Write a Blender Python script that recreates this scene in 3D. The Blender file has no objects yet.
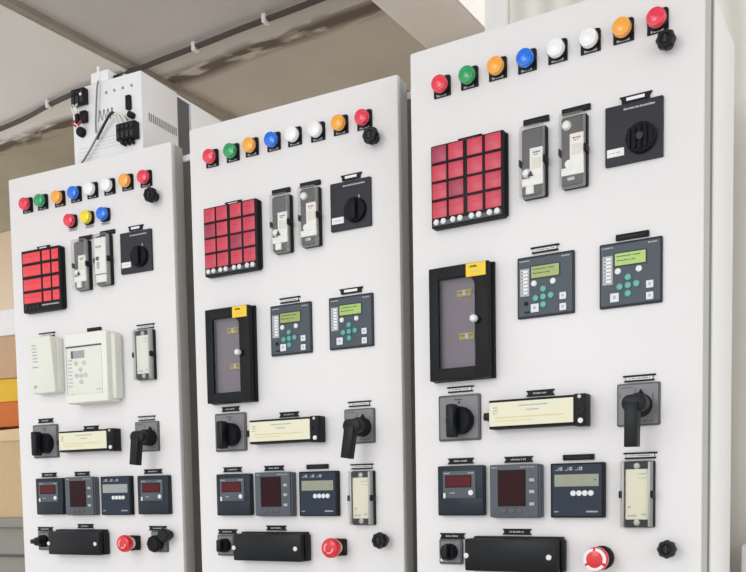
import bpy, bmesh, math, random
from mathutils import Vector, Matrix
S = bpy.context.scene
COL = S.collection
MM = 0.001

# ------------------------------------------------------------------ materials
def new_mat(name):
    m = bpy.data.materials.new(name); m.use_nodes = True
    nt = m.node_tree
    return m, nt, nt.nodes.get('Principled BSDF')

def srgb(c):
    return tuple(((x/255)/12.92 if x/255 <= .04045 else ((x/255+.055)/1.055)**2.4) for x in c)

def mat(name, c, rough=.45, metal=0., var=.04, scale=60., bump=0., spec=.5, coat=0.):
    """plain paint / plastic: a faint procedural mottling of the base colour and of the gloss"""
    m, nt, b = new_mat(name)
    c = srgb(c)
    tc = nt.nodes.new('ShaderNodeTexCoord'); no = nt.nodes.new('ShaderNodeTexNoise')
    no.inputs['Scale'].default_value = scale; no.inputs['Detail'].default_value = 4
    nt.links.new(tc.outputs['Object'], no.inputs['Vector'])
    mx = nt.nodes.new('ShaderNodeMix'); mx.data_type = 'RGBA'
    mx.inputs[6].default_value = (*[x*(1-var) for x in c], 1); mx.inputs[7].default_value = (*[min(1, x*(1+var)) for x in c], 1)
    nt.links.new(no.outputs['Fac'], mx.inputs[0]); nt.links.new(mx.outputs[2], b.inputs['Base Color'])
    mr = nt.nodes.new('ShaderNodeMapRange'); mr.inputs[3].default_value = max(0, rough-.05); mr.inputs[4].default_value = min(1, rough+.05)
    nt.links.new(no.outputs['Fac'], mr.inputs[0]); nt.links.new(mr.outputs[0], b.inputs['Roughness'])
    b.inputs['Metallic'].default_value = metal; b.inputs['Specular IOR Level'].default_value = spec
    b.inputs['Coat Weight'].default_value = coat
    if bump:
        bp = nt.nodes.new('ShaderNodeBump'); bp.inputs['Strength'].default_value = bump; bp.inputs['Distance'].default_value = .002
        nt.links.new(no.outputs['Fac'], bp.inputs['Height']); nt.links.new(bp.outputs[0], b.inputs['Normal'])
    return m

def glow_mat(name, c, e, strength, rough=.25):
    m = mat(name, c, rough); b = m.node_tree.nodes['Principled BSDF']; b.inputs['Specular IOR Level'].default_value = .25
    b.inputs['Emission Color'].default_value = (*srgb(e), 1); b.inputs['Emission Strength'].default_value = strength
    return m

def clear_mat(name, tint, gloss=.12, rough=.08):
    m, nt, b = new_mat(name); nt.nodes.remove(b)
    out = nt.nodes['Material Output']
    t = nt.nodes.new('ShaderNodeBsdfTransparent'); t.inputs[0].default_value = (*srgb(tint), 1)
    g = nt.nodes.new('ShaderNodeBsdfGlossy'); g.inputs['Roughness'].default_value = rough
    lw = nt.nodes.new('ShaderNodeLayerWeight'); lw.inputs[0].default_value = .25
    mr = nt.nodes.new('ShaderNodeMapRange'); mr.inputs[3].default_value = gloss*.5; mr.inputs[4].default_value = min(1, gloss*3)
    no = nt.nodes.new('ShaderNodeTexNoise'); no.inputs['Scale'].default_value = 40
    bp = nt.nodes.new('ShaderNodeBump'); bp.inputs['Strength'].default_value = .05
    nt.links.new(no.outputs['Fac'], bp.inputs['Height']); nt.links.new(bp.outputs[0], g.inputs['Normal'])
    nt.links.new(lw.outputs['Facing'], mr.inputs[0])
    mx = nt.nodes.new('ShaderNodeMixShader'); nt.links.new(mr.outputs[0], mx.inputs[0])
    nt.links.new(t.outputs[0], mx.inputs[1]); nt.links.new(g.outputs[0], mx.inputs[2]); nt.links.new(mx.outputs[0], out.inputs[0])
    return m

def frosted_mat(name, fac):
    m, nt, b = new_mat(name); out = nt.nodes['Material Output']
    b.inputs['Base Color'].default_value = (.86, .87, .86, 1); b.inputs['Roughness'].default_value = .3
    t = nt.nodes.new('ShaderNodeBsdfTransparent'); mx = nt.nodes.new('ShaderNodeMixShader')
    no = nt.nodes.new('ShaderNodeTexNoise'); no.inputs['Scale'].default_value = 90
    mr = nt.nodes.new('ShaderNodeMapRange'); mr.inputs[3].default_value = fac-.12; mr.inputs[4].default_value = fac+.12
    nt.links.new(no.outputs['Fac'], mr.inputs[0]); nt.links.new(mr.outputs[0], mx.inputs[0])
    nt.links.new(t.outputs[0], mx.inputs[1]); nt.links.new(b.outputs[0], mx.inputs[2]); nt.links.new(mx.outputs[0], out.inputs[0])
    return m

M = dict(
    door=mat('white powder coat', (233, 230, 231), .42, var=.012, scale=25, bump=.02),
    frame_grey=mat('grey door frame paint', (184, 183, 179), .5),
    body=mat('pale grey powder coat', (236, 235, 232), .45, var=.015, scale=25),
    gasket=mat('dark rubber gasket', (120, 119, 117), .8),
    black=mat('black plastic', (20, 21, 24), .5, spec=.22),
    black_soft=mat('matte black plastic', (15, 17, 22), .55, spec=.2),
    black_gloss=mat('glossy black plastic', (17, 20, 24), .38, spec=.25),
    charcoal=mat('charcoal plate', (56, 56, 62), .5, spec=.2),
    slate=mat('slate blue fascia', (80, 88, 98), .4, spec=.2),
    slate_rim=mat('dark slate rim', (52, 54, 60), .4, spec=.2),
    navy=mat('dark navy fascia', (44, 54, 70), .35, spec=.2),
    ink_navy=mat('blue black fascia', (38, 46, 56), .35, spec=.2),
    grey_panel=mat('mid grey fascia', (92, 97, 104), .42, spec=.2),
    grey_plate=mat('grey switch plate', (128, 126, 130), .4),
    grey_rim=mat('dark grey rim', (84, 83, 88), .42),
    grey_light=mat('light grey print', (176, 178, 184), .5),
    white=mat('white print', (238, 238, 238), .5),
    white_key=mat('white key cap', (226, 230, 232), .35),
    teal=mat('teal key cap', (88, 168, 160), .35),
    cream=mat('cream label', (234, 230, 206), .5, var=.02),
    cream_case=mat('cream relay casing', (228, 230, 218), .45, var=.015),
    cream_edge=mat('warm white relay casing', (236, 236, 228), .45, var=.015),
    label_yellow=mat('pale yellow label', (232, 229, 202), .5, var=.015),
    ochre=mat('faded orange print', (222, 190, 140), .6),
    yellow=mat('yellow sticker', (245, 205, 40), .5),
    tag_yellow=mat('dull yellow tag', (214, 200, 96), .6),
    red_window=mat('pinkish red alarm window', (205, 62, 84), .35, var=.12, scale=45),
    red_window_dim=mat('dull red alarm window', (166, 52, 78), .35, var=.1, scale=45),
    red_window_bright=mat('bright red alarm window', (240, 66, 78), .35, var=.1, scale=45),
    red_led=glow_mat('dark red digital display', (84, 6, 18), (150, 10, 30), .03, .4),
    maroon=mat('maroon display glass', (46, 8, 15), .3, spec=.15),
    lcd_green=glow_mat('green lit display', (156, 172, 104), (150, 180, 90), .06),
    lcd_bright=glow_mat('bright green lit display', (166, 194, 112), (160, 205, 90), .1),
    lcd_grey=mat('khaki grey display', (150, 152, 132), .3),
    lcd_pale=mat('pale grey display', (158, 162, 162), .3),
    lens_red=mat('red lamp lens', (234, 56, 78), .22, coat=.4),
    lens_green=mat('green lamp lens', (36, 160, 92), .22, coat=.4),
    lens_orange=mat('orange lamp lens', (250, 172, 66), .22, coat=.4),
    lens_blue=mat('blue lamp lens', (10, 116, 232), .22, coat=.4),
    lens_white=mat('milky white lamp lens', (244, 244, 244), .22, coat=.4),
    lens_yellow=mat('yellow lamp lens', (246, 222, 30), .22, coat=.4),
    red=mat('red push button', (222, 30, 42), .3, coat=.3),
    pink=mat('pale pink print', (246, 176, 176), .5),
    body_print=mat('faint grey print', (204, 204, 206), .6),
    grey_key=mat('pale grey key cap', (200, 202, 196), .5),
    steel=mat('brushed steel', (172, 172, 168), .42, metal=.7),
    screw=mat('white screw cap', (232, 232, 232), .35),
    clear=clear_mat('clear plastic cover', (250, 250, 249), .09),
    clear_edge=frosted_mat('frosted cover edge', .36),
    smoke=clear_mat('smoky door glass', (224, 220, 225), .1, .06),
    inner_grey=mat('mauve grey mounting plate', (152, 145, 152), .6),
    inner_dark=mat('dark grey mounting plate', (98, 96, 100), .55),
    breaker=mat('white breaker moulding', (248, 247, 244), .4),
    breaker_ivory=mat('ivory breaker moulding', (234, 230, 220), .4),
    cable=mat('grey cable sheath', (128, 126, 124), .5),
    conduit=mat('dark conduit', (74, 65, 61), .55),
    wire_red=mat('red wire', (190, 60, 60), .5),
    wire_white=mat('white wire', (222, 220, 214), .5),
    carton=mat('brown cardboard', (212, 182, 144), .8, var=.06, scale=20),
    carton_light=mat('light cardboard edge', (226, 200, 162), .8, var=.05, scale=20),
    carton_pink=mat('pinkish tan carton', (206, 170, 138), .8, var=.05, scale=20),
    orange_box=mat('orange crate', (214, 112, 40), .6, var=.08, scale=20),
    yellow_box=mat('yellow crate', (236, 188, 48), .6, var=.05, scale=20),
    foam=mat('white foam board', (246, 246, 246), .7),
    bench=mat('grey bench paint', (150, 148, 138), .6, var=.06, scale=8),
    vent=mat('grey vent slots', (150, 150, 148), .6),
    ups=mat('white enclosure paint', (236, 235, 236), .42, var=.012),
    tape=mat('shiny brown tape', (206, 184, 150), .25),
)

def wall_mat(name, c, c2, scale=3., rough=.8, bump=.1):
    m, nt, b = new_mat(name)
    tc = nt.nodes.new('ShaderNodeTexCoord'); no = nt.nodes.new('ShaderNodeTexNoise')
    no.inputs['Scale'].default_value = scale; no.inputs['Detail'].default_value = 8
    nt.links.new(tc.outputs['Object'], no.inputs['Vector'])
    cr = nt.nodes.new('ShaderNodeValToRGB')
    cr.color_ramp.elements[0].position = .3; cr.color_ramp.elements[1].position = .7
    cr.color_ramp.elements[0].color = (*srgb(c), 1); cr.color_ramp.elements[1].color = (*srgb(c2), 1)
    nt.links.new(no.outputs['Fac'], cr.inputs[0]); nt.links.new(cr.outputs[0], b.inputs['Base Color'])
    b.inputs['Roughness'].default_value = rough
    bp = nt.nodes.new('ShaderNodeBump'); bp.inputs['Strength'].default_value = bump; bp.inputs['Distance'].default_value = .01
    n2 = nt.nodes.new('ShaderNodeTexNoise'); n2.inputs['Scale'].default_value = scale*12; n2.inputs['Detail'].default_value = 6
    nt.links.new(tc.outputs['Object'], n2.inputs['Vector'])
    nt.links.new(n2.outputs['Fac'], bp.inputs['Height']); nt.links.new(bp.outputs[0], b.inputs['Normal'])
    return m

# ------------------------------------------------------------------ mesh builder (mm; x across the panel, up = v, out of the panel = w)
class MB:
    def __init__(s): s.bm = bmesh.new(); s.mi = 0; s.mats = []
    def use(s, m):
        if m not in s.mats: s.mats.append(m)
        s.mi = s.mats.index(m); return s
    def _new(s, faces):
        for f in faces: f.material_index = s.mi
    def P(s, u, v, w): return s.bm.verts.new((u*MM, -w*MM, v*MM))
    def _bevel(s, faces, bev, seg=2):
        if bev <= 0: s._new(faces); return
        es = list({e for f in faces for e in f.edges})
        r = bmesh.ops.bevel(s.bm, geom=es, offset=bev*MM, segments=seg, profile=.5, affect='EDGES', clamp_overlap=True)
        fs = {f for f in r['faces']} | {f for f in faces if f.is_valid}
        for f in list(fs):
            for e in f.edges:
                for g in e.link_faces: fs.add(g)
        s._new(fs)
    def box(s, u0, v0, u1, v1, w0, w1, bev=0, w1b=None):
        """w1b: front depth at the bottom edge when the front slopes"""
        if v0 > v1: v0, v1 = v1, v0
        wb = w1 if w1b is None else w1b
        a = [s.P(u0, v0, w0), s.P(u1, v0, w0), s.P(u1, v1, w0), s.P(u0, v1, w0)]
        b = [s.P(u0, v0, wb), s.P(u1, v0, wb), s.P(u1, v1, w1), s.P(u0, v1, w1)]
        fs = [s.bm.faces.new(q) for q in ((a[3], a[2], a[1], a[0]), (b[0], b[1], b[2], b[3]),
              (a[0], a[1], b[1], b[0]), (a[1], a[2], b[2], b[1]), (a[2], a[3], b[3], b[2]), (a[3], a[0], b[0], b[3]))]
        s._bevel(fs, bev); return s
    def prism(s, pts, w0, w1, bev=0):
        a = [s.P(u, v, w0) for u, v in pts]; b = [s.P(u, v, w1) for u, v in pts]
        n = len(pts)
        fs = [s.bm.faces.new(a[::-1]), s.bm.faces.new(b)]
        for i in range(n): fs.append(s.bm.faces.new((a[i], a[(i+1) % n], b[(i+1) % n], b[i])))
        if bev:
            es = list(fs[1].edges)
            r = bmesh.ops.bevel(s.bm, geom=es, offset=bev*MM, segments=2, profile=.5, affect='EDGES', clamp_overlap=True)
            fs = [f for f in set(fs) | set(r['faces']) if f.is_valid]
        s._new(fs); return s
    def rrect(s, u0, v0, u1, v1, w0, w1, r=3, bev=0, corners=(1, 1, 1, 1)):
        if v0 > v1: v0, v1 = v1, v0
        pts = []
        for (cu, cv, a0, on) in ((u1-r, v0+r, -90, corners[0]), (u1-r, v1-r, 0, corners[1]), (u0+r, v1-r, 90, corners[2]), (u0+r, v0+r, 180, corners[3])):
            if not on:
                pts.append((cu + r*(1 if a0 in (-90, 0) else -1), cv + r*(1 if a0 in (0, 90) else -1))); continue
            for k in range(5):
                a = math.radians(a0+k*22.5); pts.append((cu+r*math.cos(a), cv+r*math.sin(a)))
        return s.prism(pts, w0, w1, bev)
    def lathe(s, u, v, prof, seg=28, lobes=0, amp=0.):
        rings = []
        fs = []
        for r, w in prof:
            if r <= 1e-6: rings.append([s.P(u, v, w)])
            else:
                rings.append([s.P(u+r*(1+amp*(math.cos(lobes*2*math.pi*k/seg) if lobes else 0))*math.cos(2*math.pi*k/seg),
                                  v+r*(1+amp*(math.cos(lobes*2*math.pi*k/seg) if lobes else 0))*math.sin(2*math.pi*k/seg), w) for k in range(seg)])
        for A, B in zip(rings, rings[1:]):
            for k in range(seg):
                k2 = (k+1) % seg
                if len(A) == 1 and len(B) == 1: continue
                if len(B) == 1: fs.append(s.bm.faces.new((A[k], A[k2], B[0])))
                elif len(A) == 1: fs.append(s.bm.faces.new((A[0], B[k2], B[k])))
                else: fs.append(s.bm.faces.new((A[k], A[k2], B[k2], B[k])))
        if len(rings[0]) > 1: fs.append(s.bm.faces.new(rings[0][::-1]))
        if len(rings[-1]) > 1: fs.append(s.bm.faces.new(rings[-1]))
        s._new(fs); return s
    def ring(s, u, v, r0, r1, w0, w1, seg=28, a0=0, a1=360):
        full = (a1-a0 == 360); n = seg if full else seg+1
        L = []
        for k in range(n):
            a = math.radians(a0+(a1-a0)*k/seg); c, d = math.cos(a), math.sin(a)
            L.append([s.P(u+r0*c, v+r0*d, w0), s.P(u+r1*c, v+r1*d, w0), s.P(u+r1*c, v+r1*d, w1), s.P(u+r0*c, v+r0*d, w1)])
        fs = []
        for k in range(seg):
            A, B = L[k], L[(k+1) % n]
            for i in range(4):
                j = (i+1) % 4; fs.append(s.bm.faces.new((A[i], A[j], B[j], B[i])))
        if not full: fs += [s.bm.faces.new(L[0]), s.bm.faces.new(L[-1][::-1])]
        s._new(fs); return s
    def tube(s, pts, r, seg=10):
        """pts in (u, v, w) mm"""
        V = [Vector((a*MM, -c*MM, b*MM)) for a, b, c in pts]
        # smooth the path
        for _ in range(2):
            N = [V[0]]
            for a, b in zip(V, V[1:]): N += [a*.75+b*.25, a*.25+b*.75]
            V = N + [V[-1]]
        rings = []; up = Vector((.13, .21, .97))
        for i, p in enumerate(V):
            t = (V[min(i+1, len(V)-1)] - V[max(i-1, 0)]).normalized()
            x = t.cross(up); x = x.normalized() if x.length > 1e-4 else t.orthogonal().normalized()
            y = t.cross(x)
            rings.append([s.bm.verts.new(p + (x*math.cos(2*math.pi*k/seg)+y*math.sin(2*math.pi*k/seg))*r*MM) for k in range(seg)])
        fs = []
        for A, B in zip(rings, rings[1:]):
            for k in range(seg): fs.append(s.bm.faces.new((A[k], B[k], B[(k+1) % seg], A[(k+1) % seg])))
        fs += [s.bm.faces.new(rings[0]), s.bm.faces.new(rings[-1][::-1])]
        s._new(fs); return s
    def done(s, name, parent=None, at=(0, 0), m=None, label=None, z0=0., smooth=True):
        if m is not None and not s.mats: s.mats = [m]
        bmesh.ops.recalc_face_normals(s.bm, faces=s.bm.faces)
        me = bpy.data.meshes.new(name); s.bm.to_mesh(me); s.bm.free()
        for k in s.mats: me.materials.append(k)
        if smooth and len(me.polygons):
            me.shade_smooth(); me.set_sharp_from_angle(angle=math.radians(35))
        o = bpy.data.objects.new(name, me); COL.objects.link(o)
        o.location = (at[0]*MM, 0, z0 + at[1]*MM)
        if parent is not None: o.parent = parent
        if label: o['label'] = label
        return o

def one(fn, m):
    b = MB(); b.use(m); fn(b); return b

def thing(name, label, cat, loc=(0, 0, 0), rz=0., group=None):
    o = bpy.data.objects.new(name, None); COL.objects.link(o)
    o.empty_display_size = .1
    o.location = loc; o.rotation_euler = (0, 0, rz); o['label'] = label; o['category'] = cat
    if group: o['group'] = group
    return o

def tag(o, label, cat, group=None):
    o['label'] = label; o['category'] = cat
    if group: o['group'] = group
    return o

def instance(src, parent, dx=0., dz=0., m=None, label=None):
    """another copy of a small part (mesh data shared) moved by dx, dz mm"""
    c = src.copy(); COL.objects.link(c); c.parent = parent
    c.location = (src.location.x+dx*MM, src.location.y, src.location.z+dz*MM)
    if 'label' in c: del c['label']
    if label: c['label'] = label
    if m is not None:
        c.data = src.data.copy(); c.data.materials.clear(); c.data.materials.append(m)
    return c

rng = random.Random(4)
def dashes(b, u0, u1, v, h, w, lo=1.2, hi=3.2, gap=.9, seed=0):
    """a line of tiny letter-like strokes, as small print reads from this distance"""
    r = random.Random(seed*7919+int(u0*13+v*7)); u = u0
    while u < u1-lo:
        l = min(r.uniform(lo, hi), u1-u)
        b.box(u, v-h/2, u+l, v+h/2*r.uniform(.5, 1), w, w+.3)
        u += l+(gap if r.random() < .8 else gap*2.5)

# ------------------------------------------------------------------ devices (at = top-left corner on the door, u,v in mm)
TOP = 2.1095     # height of the door tops
class Cab: pass

def nameplate(c, u, v, wd=48, style='plate'):
    h = 11
    if style == 'plate':
        p = one(lambda b: b.prism([(-wd/2-2, h/2), (wd/2+2, h/2), (wd/2-2, 0), (wd/2+2, -h/2), (-wd/2-2, -h/2), (-wd/2+2, 0)], 0, 3.5), M['black']).done('nameplate', c.root, (u, v), z0=TOP)
        one(lambda b: dashes(b, -wd*.27, wd*.27, 0, 3.2, 3.5, seed=int(u)), M['grey_light']).done('printed_text', p)
    elif style == 'bar':
        p = one(lambda b: b.box(-wd/2, -5, wd/2, 5, 0, 5, .8), M['black']).done('nameplate', c.root, (u, v), z0=TOP)
        one(lambda b: dashes(b, -wd*.38, wd*.38, 0, 2., 5, seed=int(u)), M['charcoal']).done('printed_text', p)
    elif style == 'holder':
        b = MB(); b.use(M['black'])
        b.prism([(-wd/2-2, h/2), (wd/2+2, h/2), (wd/2-2, 0), (wd/2-2, -h/2), (-wd/2+2, -h/2), (-wd/2+2, 0)], 0, 4)
        p = b.done('nameplate', c.root, (u, v), z0=TOP)
        one(lambda b: b.box(-wd*.3, -2.5, wd*.3, 2.5, 4, 4.6), M['white']).done('paper_insert', p)
    else:
        b = MB(); b.use(M['black'])
        b.box(-wd/2-2, 3, wd/2+2, 5.5, 0, 4.5); b.box(-wd/2, -5.5, wd/2, -3, 0, 4.5); b.box(-wd/2+2, -3, wd/2-2, 3, 0, 1)
        p = b.done('nameplate', c.root, (u, v), z0=TOP)
        q = MB(); q.use(M['white']); q.box(-wd/2+3, -2.6, wd/2-3, 2.6, 1, 2); q.use(M['grey_rim'])
        dashes(q, -wd*.36, wd*.36, 0, 1.6, 2, seed=int(u*3)); q.done('paper_insert', p)
    return p

LENS = dict(red='lens_red', green='lens_green', orange='lens_orange', blue='lens_blue', white='lens_white', yellow='lens_yellow')
def lamp(c, u, v, colour, small=False):
    """u, v: centre of the lens on the door"""
    b = MB(); b.use(M['black'])
    b.rrect(-17, -17, 17, 18, 0, 2.5, 5, corners=(0, 1, 1, 0)) if not small else b.rrect(-15, -15, 15, 16, 0, 2.5, 5)
    b.lathe(0, 0, [(17, 2.5), (17, 7), (15.6, 9)], 28)
    p = b.done('indicator_lamp', c.root, (u, v), z0=TOP, label='%s indicator lamp' % colour)
    one(lambda b: b.lathe(0, 0, [(15.2, 8), (15.2, 17), (14.2, 19), (11, 20), (10, 19.2), (6, 20.6), (0, 21)], 28), M[LENS[colour]]).done('lens', p, label='%s lens' % colour)
    if not small:
        q = MB(); q.use(M['black']); q.box(-17, -19.5, 17, -9, 0, 2.6); q.use(M['grey_light']); dashes(q, -11, 11, -16, 4.4, 2.6, 1.8, 4, .6, int(u))
        q.done('legend_plate', p)
    else:
        q = MB(); q.use(M['grey_light']); q.box(-13, -23, 13, -16, 0, 2.); q.use(M['charcoal']); dashes(q, -9, 9, -19.5, 2, 2., seed=int(u)); q.done('legend_plate', p)

def knob(c, u, v, r, depth, label):
    b = MB(); b.use(M['black'])
    b.lathe(0, 0, [(r*.62, 0), (r*.62, depth*.45), (r*.5, depth*.45)], 28)
    p = b.done('panel_knob', c.root, (u, v), z0=TOP, label=label)
    g = MB(); g.use(M['black_gloss'])
    g.lathe(0, 0, [(r*.6, depth*.42), (r*.96, depth*.48), (r, depth*.6), (r, depth*.86), (r*.86, depth), (r*.55, depth), (r*.45, depth*.93), (0, depth*.93)], 48, 8, .05)
    g.use(M['charcoal']); g.box(-r*.14, -r*.42, r*.14, r*.42, depth*.92, depth*1.02, .8)
    g.done('grip', p)

def annunciator(c, u, v, kind):
    W_, H_ = (145, 150) if kind == 'grid' else (132, 156)
    b = MB(); b.use(M['black']); b.rrect(0, -H_, W_, 0, 0, 16, 2.5, 1.)
    b.box(-2, -H_+3, W_+3, -3, 0, 6, 1)
    p = b.done('alarm_annunciator', c.root, (u, v), z0=TOP)
    if kind == 'grid':
        us = [(2.5, 32), (36.5, 66), (74, 104), (109.5, 140)]; vs = [(-2.5, -31.5), (-36.5, -65), (-69.5, -98), (-103, -132)]
        dim = {2: {(1, 0), (2, 2)}, 3: {(0, 0), (2, 1)}}[c.n]
        tone = M['red_window']
    else:
        us = [(5, 66), (73, 99), (105, 127)]; vs = [(-7, -32), (-39, -65), (-73, -101), (-108, -133)]
        dim = set(); tone = M['red_window_bright']
    for j, (a, d) in enumerate(us):
        for i, (t, bo) in enumerate(vs):
            q = MB(); q.use(M['red_window_dim'] if (i, j) in dim else tone)
            q.box(a, bo, d, t, 15, 17.5, .8); q.use(M['red_window_dim'])
            for k in range(1): dashes(q, a+5, d-5, t-(t-bo)*(.4+.22*k), 1.0, 17.5, seed=i*5+j+k)
            q.done('alarm_window', p)
    if kind == 'grid':
        b = MB(); b.use(M['grey_rim']); b.box(3, -146, 140, -138, 15.6, 16.6); b.done('button_strip', p)
        for a, d in us:
            for k in (0, 1):
                cu = a+8+k*14.5
                one(lambda b: b.lathe(cu, -139.5, [(5.4, 16), (5.4, 18.5), (3.6, 20), (0, 20.2)], 16), M['white_key']).done('push_button', p)
    else:
        for k in range(4):
            one(lambda b: b.lathe(12+k*13, -145, [(3.6, 15.6), (3.6, 18), (0, 18.5)], 14), M['charcoal']).done('push_button', p)
        b = MB(); b.use(M['grey_light']); dashes(b, 66, 124, -141, 4, 16, 2, 5, .8, 3); b.done('printed_text', p)
    return p

def shell(b, u0, v0, u1, v1, w0, w1, r=4):
    """thin clear moulding: one front sheet and four side sheets, open to the door"""
    pts = []
    for (cu, cv, a0) in ((u1-r, v0+r, -90), (u1-r, v1-r, 0), (u0+r, v1-r, 90), (u0+r, v0+r, 180)):
        for k in range(5):
            t = math.radians(a0+k*22.5); pts.append((cu+r*math.cos(t), cv+r*math.sin(t)))
    B = [b.P(u, v, w0) for u, v in pts]; F_ = [b.P(u, v, w1) for u, v in pts]
    b.use(M['clear']); b._new([b.bm.faces.new(F_)]); b.use(M['clear_edge']); fs = []
    for i in range(len(pts)): j = (i+1) % len(pts); fs.append(b.bm.faces.new((B[i], B[j], F_[j], F_[i])))
    b._new(fs)

def breaker_box(c, u, v, kind):
    W_, H_ = 43, 120
    b = MB(); b.use(M['black']); b.rrect(0, -H_, W_+1, 0, 0, 10, 3, .8)
    p = b.done('breaker_enclosure', c.root, (u, v), z0=TOP)
    b = MB(); b.use(M['inner_dark']); b.box(1, -H_+4, W_-4, -4, 9.6, 16, 1)
    b.done('mounting_plate', p)
    if c.n == 1 and kind == 1:
        b = MB(); b.use(M['breaker']); b.box(2, -94, W_-6, -8, 15.6, 20.5, 1.2); b.box(3, -114, W_-7, -96, 15.6, 19, 1); b.use(M['grey_light']); b.box(9, -82, 17, -66, 20.5, 21.1); b.box(6, -32, 24, -27, 20.5, 21.1)
        b.done('circuit_breaker', p)
        one(lambda b: b.box(7, -62, 16, -53, 20.5, 23, 1), M['grey_rim']).done('toggle', p)
    else:
        v0 = -38 if kind == 0 else -33
        b = MB(); b.use(M['breaker']); b.box(17, -90, 41, v0, 15.6, 20.5, 1.2)
        b.box(2, -101, 41, -88, 15.6, 19.5, 1)
        b.use(M['breaker_ivory']); b.box(21, v0-36, 38, v0-18, 20.5, 21.0, .3)
        b.use(M['wire_red'] if c.n > 1 and kind == 1 else M['grey_rim']); dashes(b, 23, 36, v0-8, 3, 20.5, seed=2); dashes(b, 25, 34, v0-12, 2, 20.5, seed=5)
        b.done('circuit_breaker', p)
        if kind == 0:
            one(lambda b: b.lathe(10, -78, [(8.5, 15), (7, 19), (5, 22), (0, 22.6)], 20), M['breaker']).done('terminal_knob', p)
            one(lambda b: b.prism([(14, -86), (24, -86), (19, -76)], 20.4, 22.6, .5), M['charcoal']).done('toggle', p)
            one(lambda b: b.box(9, -115, 24, -101, 15.6, 20, 1.5), M['breaker']).done('terminal_knob', p)
        else:
            one(lambda b: b.lathe(11, -17, [(8, 15), (8, 19), (6, 22), (0, 22.8)], 20), M['breaker']).done('terminal_knob', p)
            one(lambda b: b.lathe(15, -82, [(7, 15), (7, 19), (0, 20)], 20), M['breaker']).done('terminal_knob', p)
            one(lambda b: b.box(12, -110, 26, -103, 15.6, 18.5, 1), M['steel']).done('terminal_screw', p)
    b = MB(); b.use(M['clear']); shell(b, -1.5, -H_-.5, W_-1, 1, 9.2, 24)
    b.done('clear_cover', p, label='clear plastic cover')
    for uu in (-3, W_-2):
        one(lambda b: b.box(uu, -66, uu+(2.5 if uu < 0 else 5), -54, 3, 22, .8), M['black']).done('cover_clip', p)
    return p

def selector(c, u, v):
    b = MB(); b.use(M['charcoal']); b.rrect(0, -97, 95, 0, 0, 6, 1.5, .8)
    p = b.done('selector_switch', c.root, (u, v), z0=TOP)
    q = MB(); q.use(M['grey_light']); dashes(q, 31, 83, -9, 3.4, 6, 1.4, 3, .5, 1); q.done('printed_text', p)
    q = MB(); q.use(M['white']); q.box(3.5, -83, 32, -70, 6, 6.8); q.use(M['grey_light']); dashes(q, 7, 28, -76.5, 2, 6.8, seed=2); q.done('paper_label', p)
    ku, kv = 61, -62
    one(lambda b: b.lathe(ku, kv, [(24.5, 6), (24.5, 14), (22.5, 16), (0, 16)], 48, 16, .018), M['black_soft']).done('switch_knob', p)
    g = MB(); g.use(M['black_soft'])
    if c.n == 3:
        for i in range(5):
            a = (i-2)*9.; h = 20-abs(i-2)*2.5
            g.box(ku+a-2.4, kv-h, ku+a+2.4, kv+h, 15.5, 20, 1.2)
        g.use(M['charcoal']); g.lathe(ku, kv, [(6, 19), (6, 22), (0, 22.5)], 18)
    else:
        g.box(ku-8, kv-21, ku+8, kv+21, 15.5, 25, 3)
        g.use(M['grey_light']); g.box(ku+6, kv+22, ku+9, kv+30, 5.5, 6.8)
    g.done('grip', p)
    return p

def glass_box(c, u, v):
    W_, H_ = 121, 208
    b = MB(); b.use(M['black'])
    b.box(0, -H_, 20, 0, 4, 24, 1.5); b.box(93, -H_, W_, 0, 4, 24, 1.5)
    b.box(19, -22, 94, 0, 4, 24, 1.2); b.box(19, -H_, 94, -186, 4, 24, 1.2)
    pts = [(93.5, -21.5)]+[(75+18*math.cos(math.radians(a)), -40+18*math.sin(math.radians(a))) for a in range(0, 91, 15)]
    b.prism(pts, 18, 23.6)
    b.box(-1, -H_-1, W_+4, 1, 0, 5, 1); b.box(1, -H_+1, W_+3, -1, 3, 7, 1)
    p = b.done('glass_door_enclosure', c.root, (u, v), z0=TOP)
    one(lambda b: b.box(18, -188, 95, -20, 8, 9), M['inner_grey']).done('mounting_plate', p)
    q = MB(); q.use(M['smoke']); q._new([q.bm.faces.new([q.P(a, d, 20) for a, d in ((18, -188), (95, -188), (95, -20), (18, -20))])]); q.done('glass_pane', p)
    for vv, uu in ((-43, 52), (-122, 56)):
        q = MB(); q.use(M['tag_yellow']); q.box(uu, vv-13, uu+30, vv, 9, 11.5, .5); q.use(M['white']); q.box(uu+12, vv-11, uu+18, vv-2, 11.5, 12); q.use(M['charcoal']); dashes(q, uu+3, uu+28, vv-5, 2, 11.6, seed=3)
        q.done('yellow_tag', p, label='dull yellow tag behind the glass')
    q = MB(); q.use(M['yellow']); q.box(77, -25, 116, -1, 23.8, 24.8); q.use(M['charcoal']); dashes(q, 85, 99, -7, 4, 24.8, seed=1); q.use(M['ochre']); dashes(q, 83, 109, -16, 2, 24.8, seed=4)
    q.done('warning_sticker', p, label='yellow sticker')
    q = MB(); q.use(M['black']); q.lathe(98, -103, [(7, 24), (7, 28), (5, 29)], 20); q.done('lock_barrel', p)
    one(lambda b: b.lathe(95, -102, [(4, 24), (7, 29), (7, 35), (5, 38), (0, 39)], 20), M['screw']).done('lock_knob', p, label='white lock knob')
    return p

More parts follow.
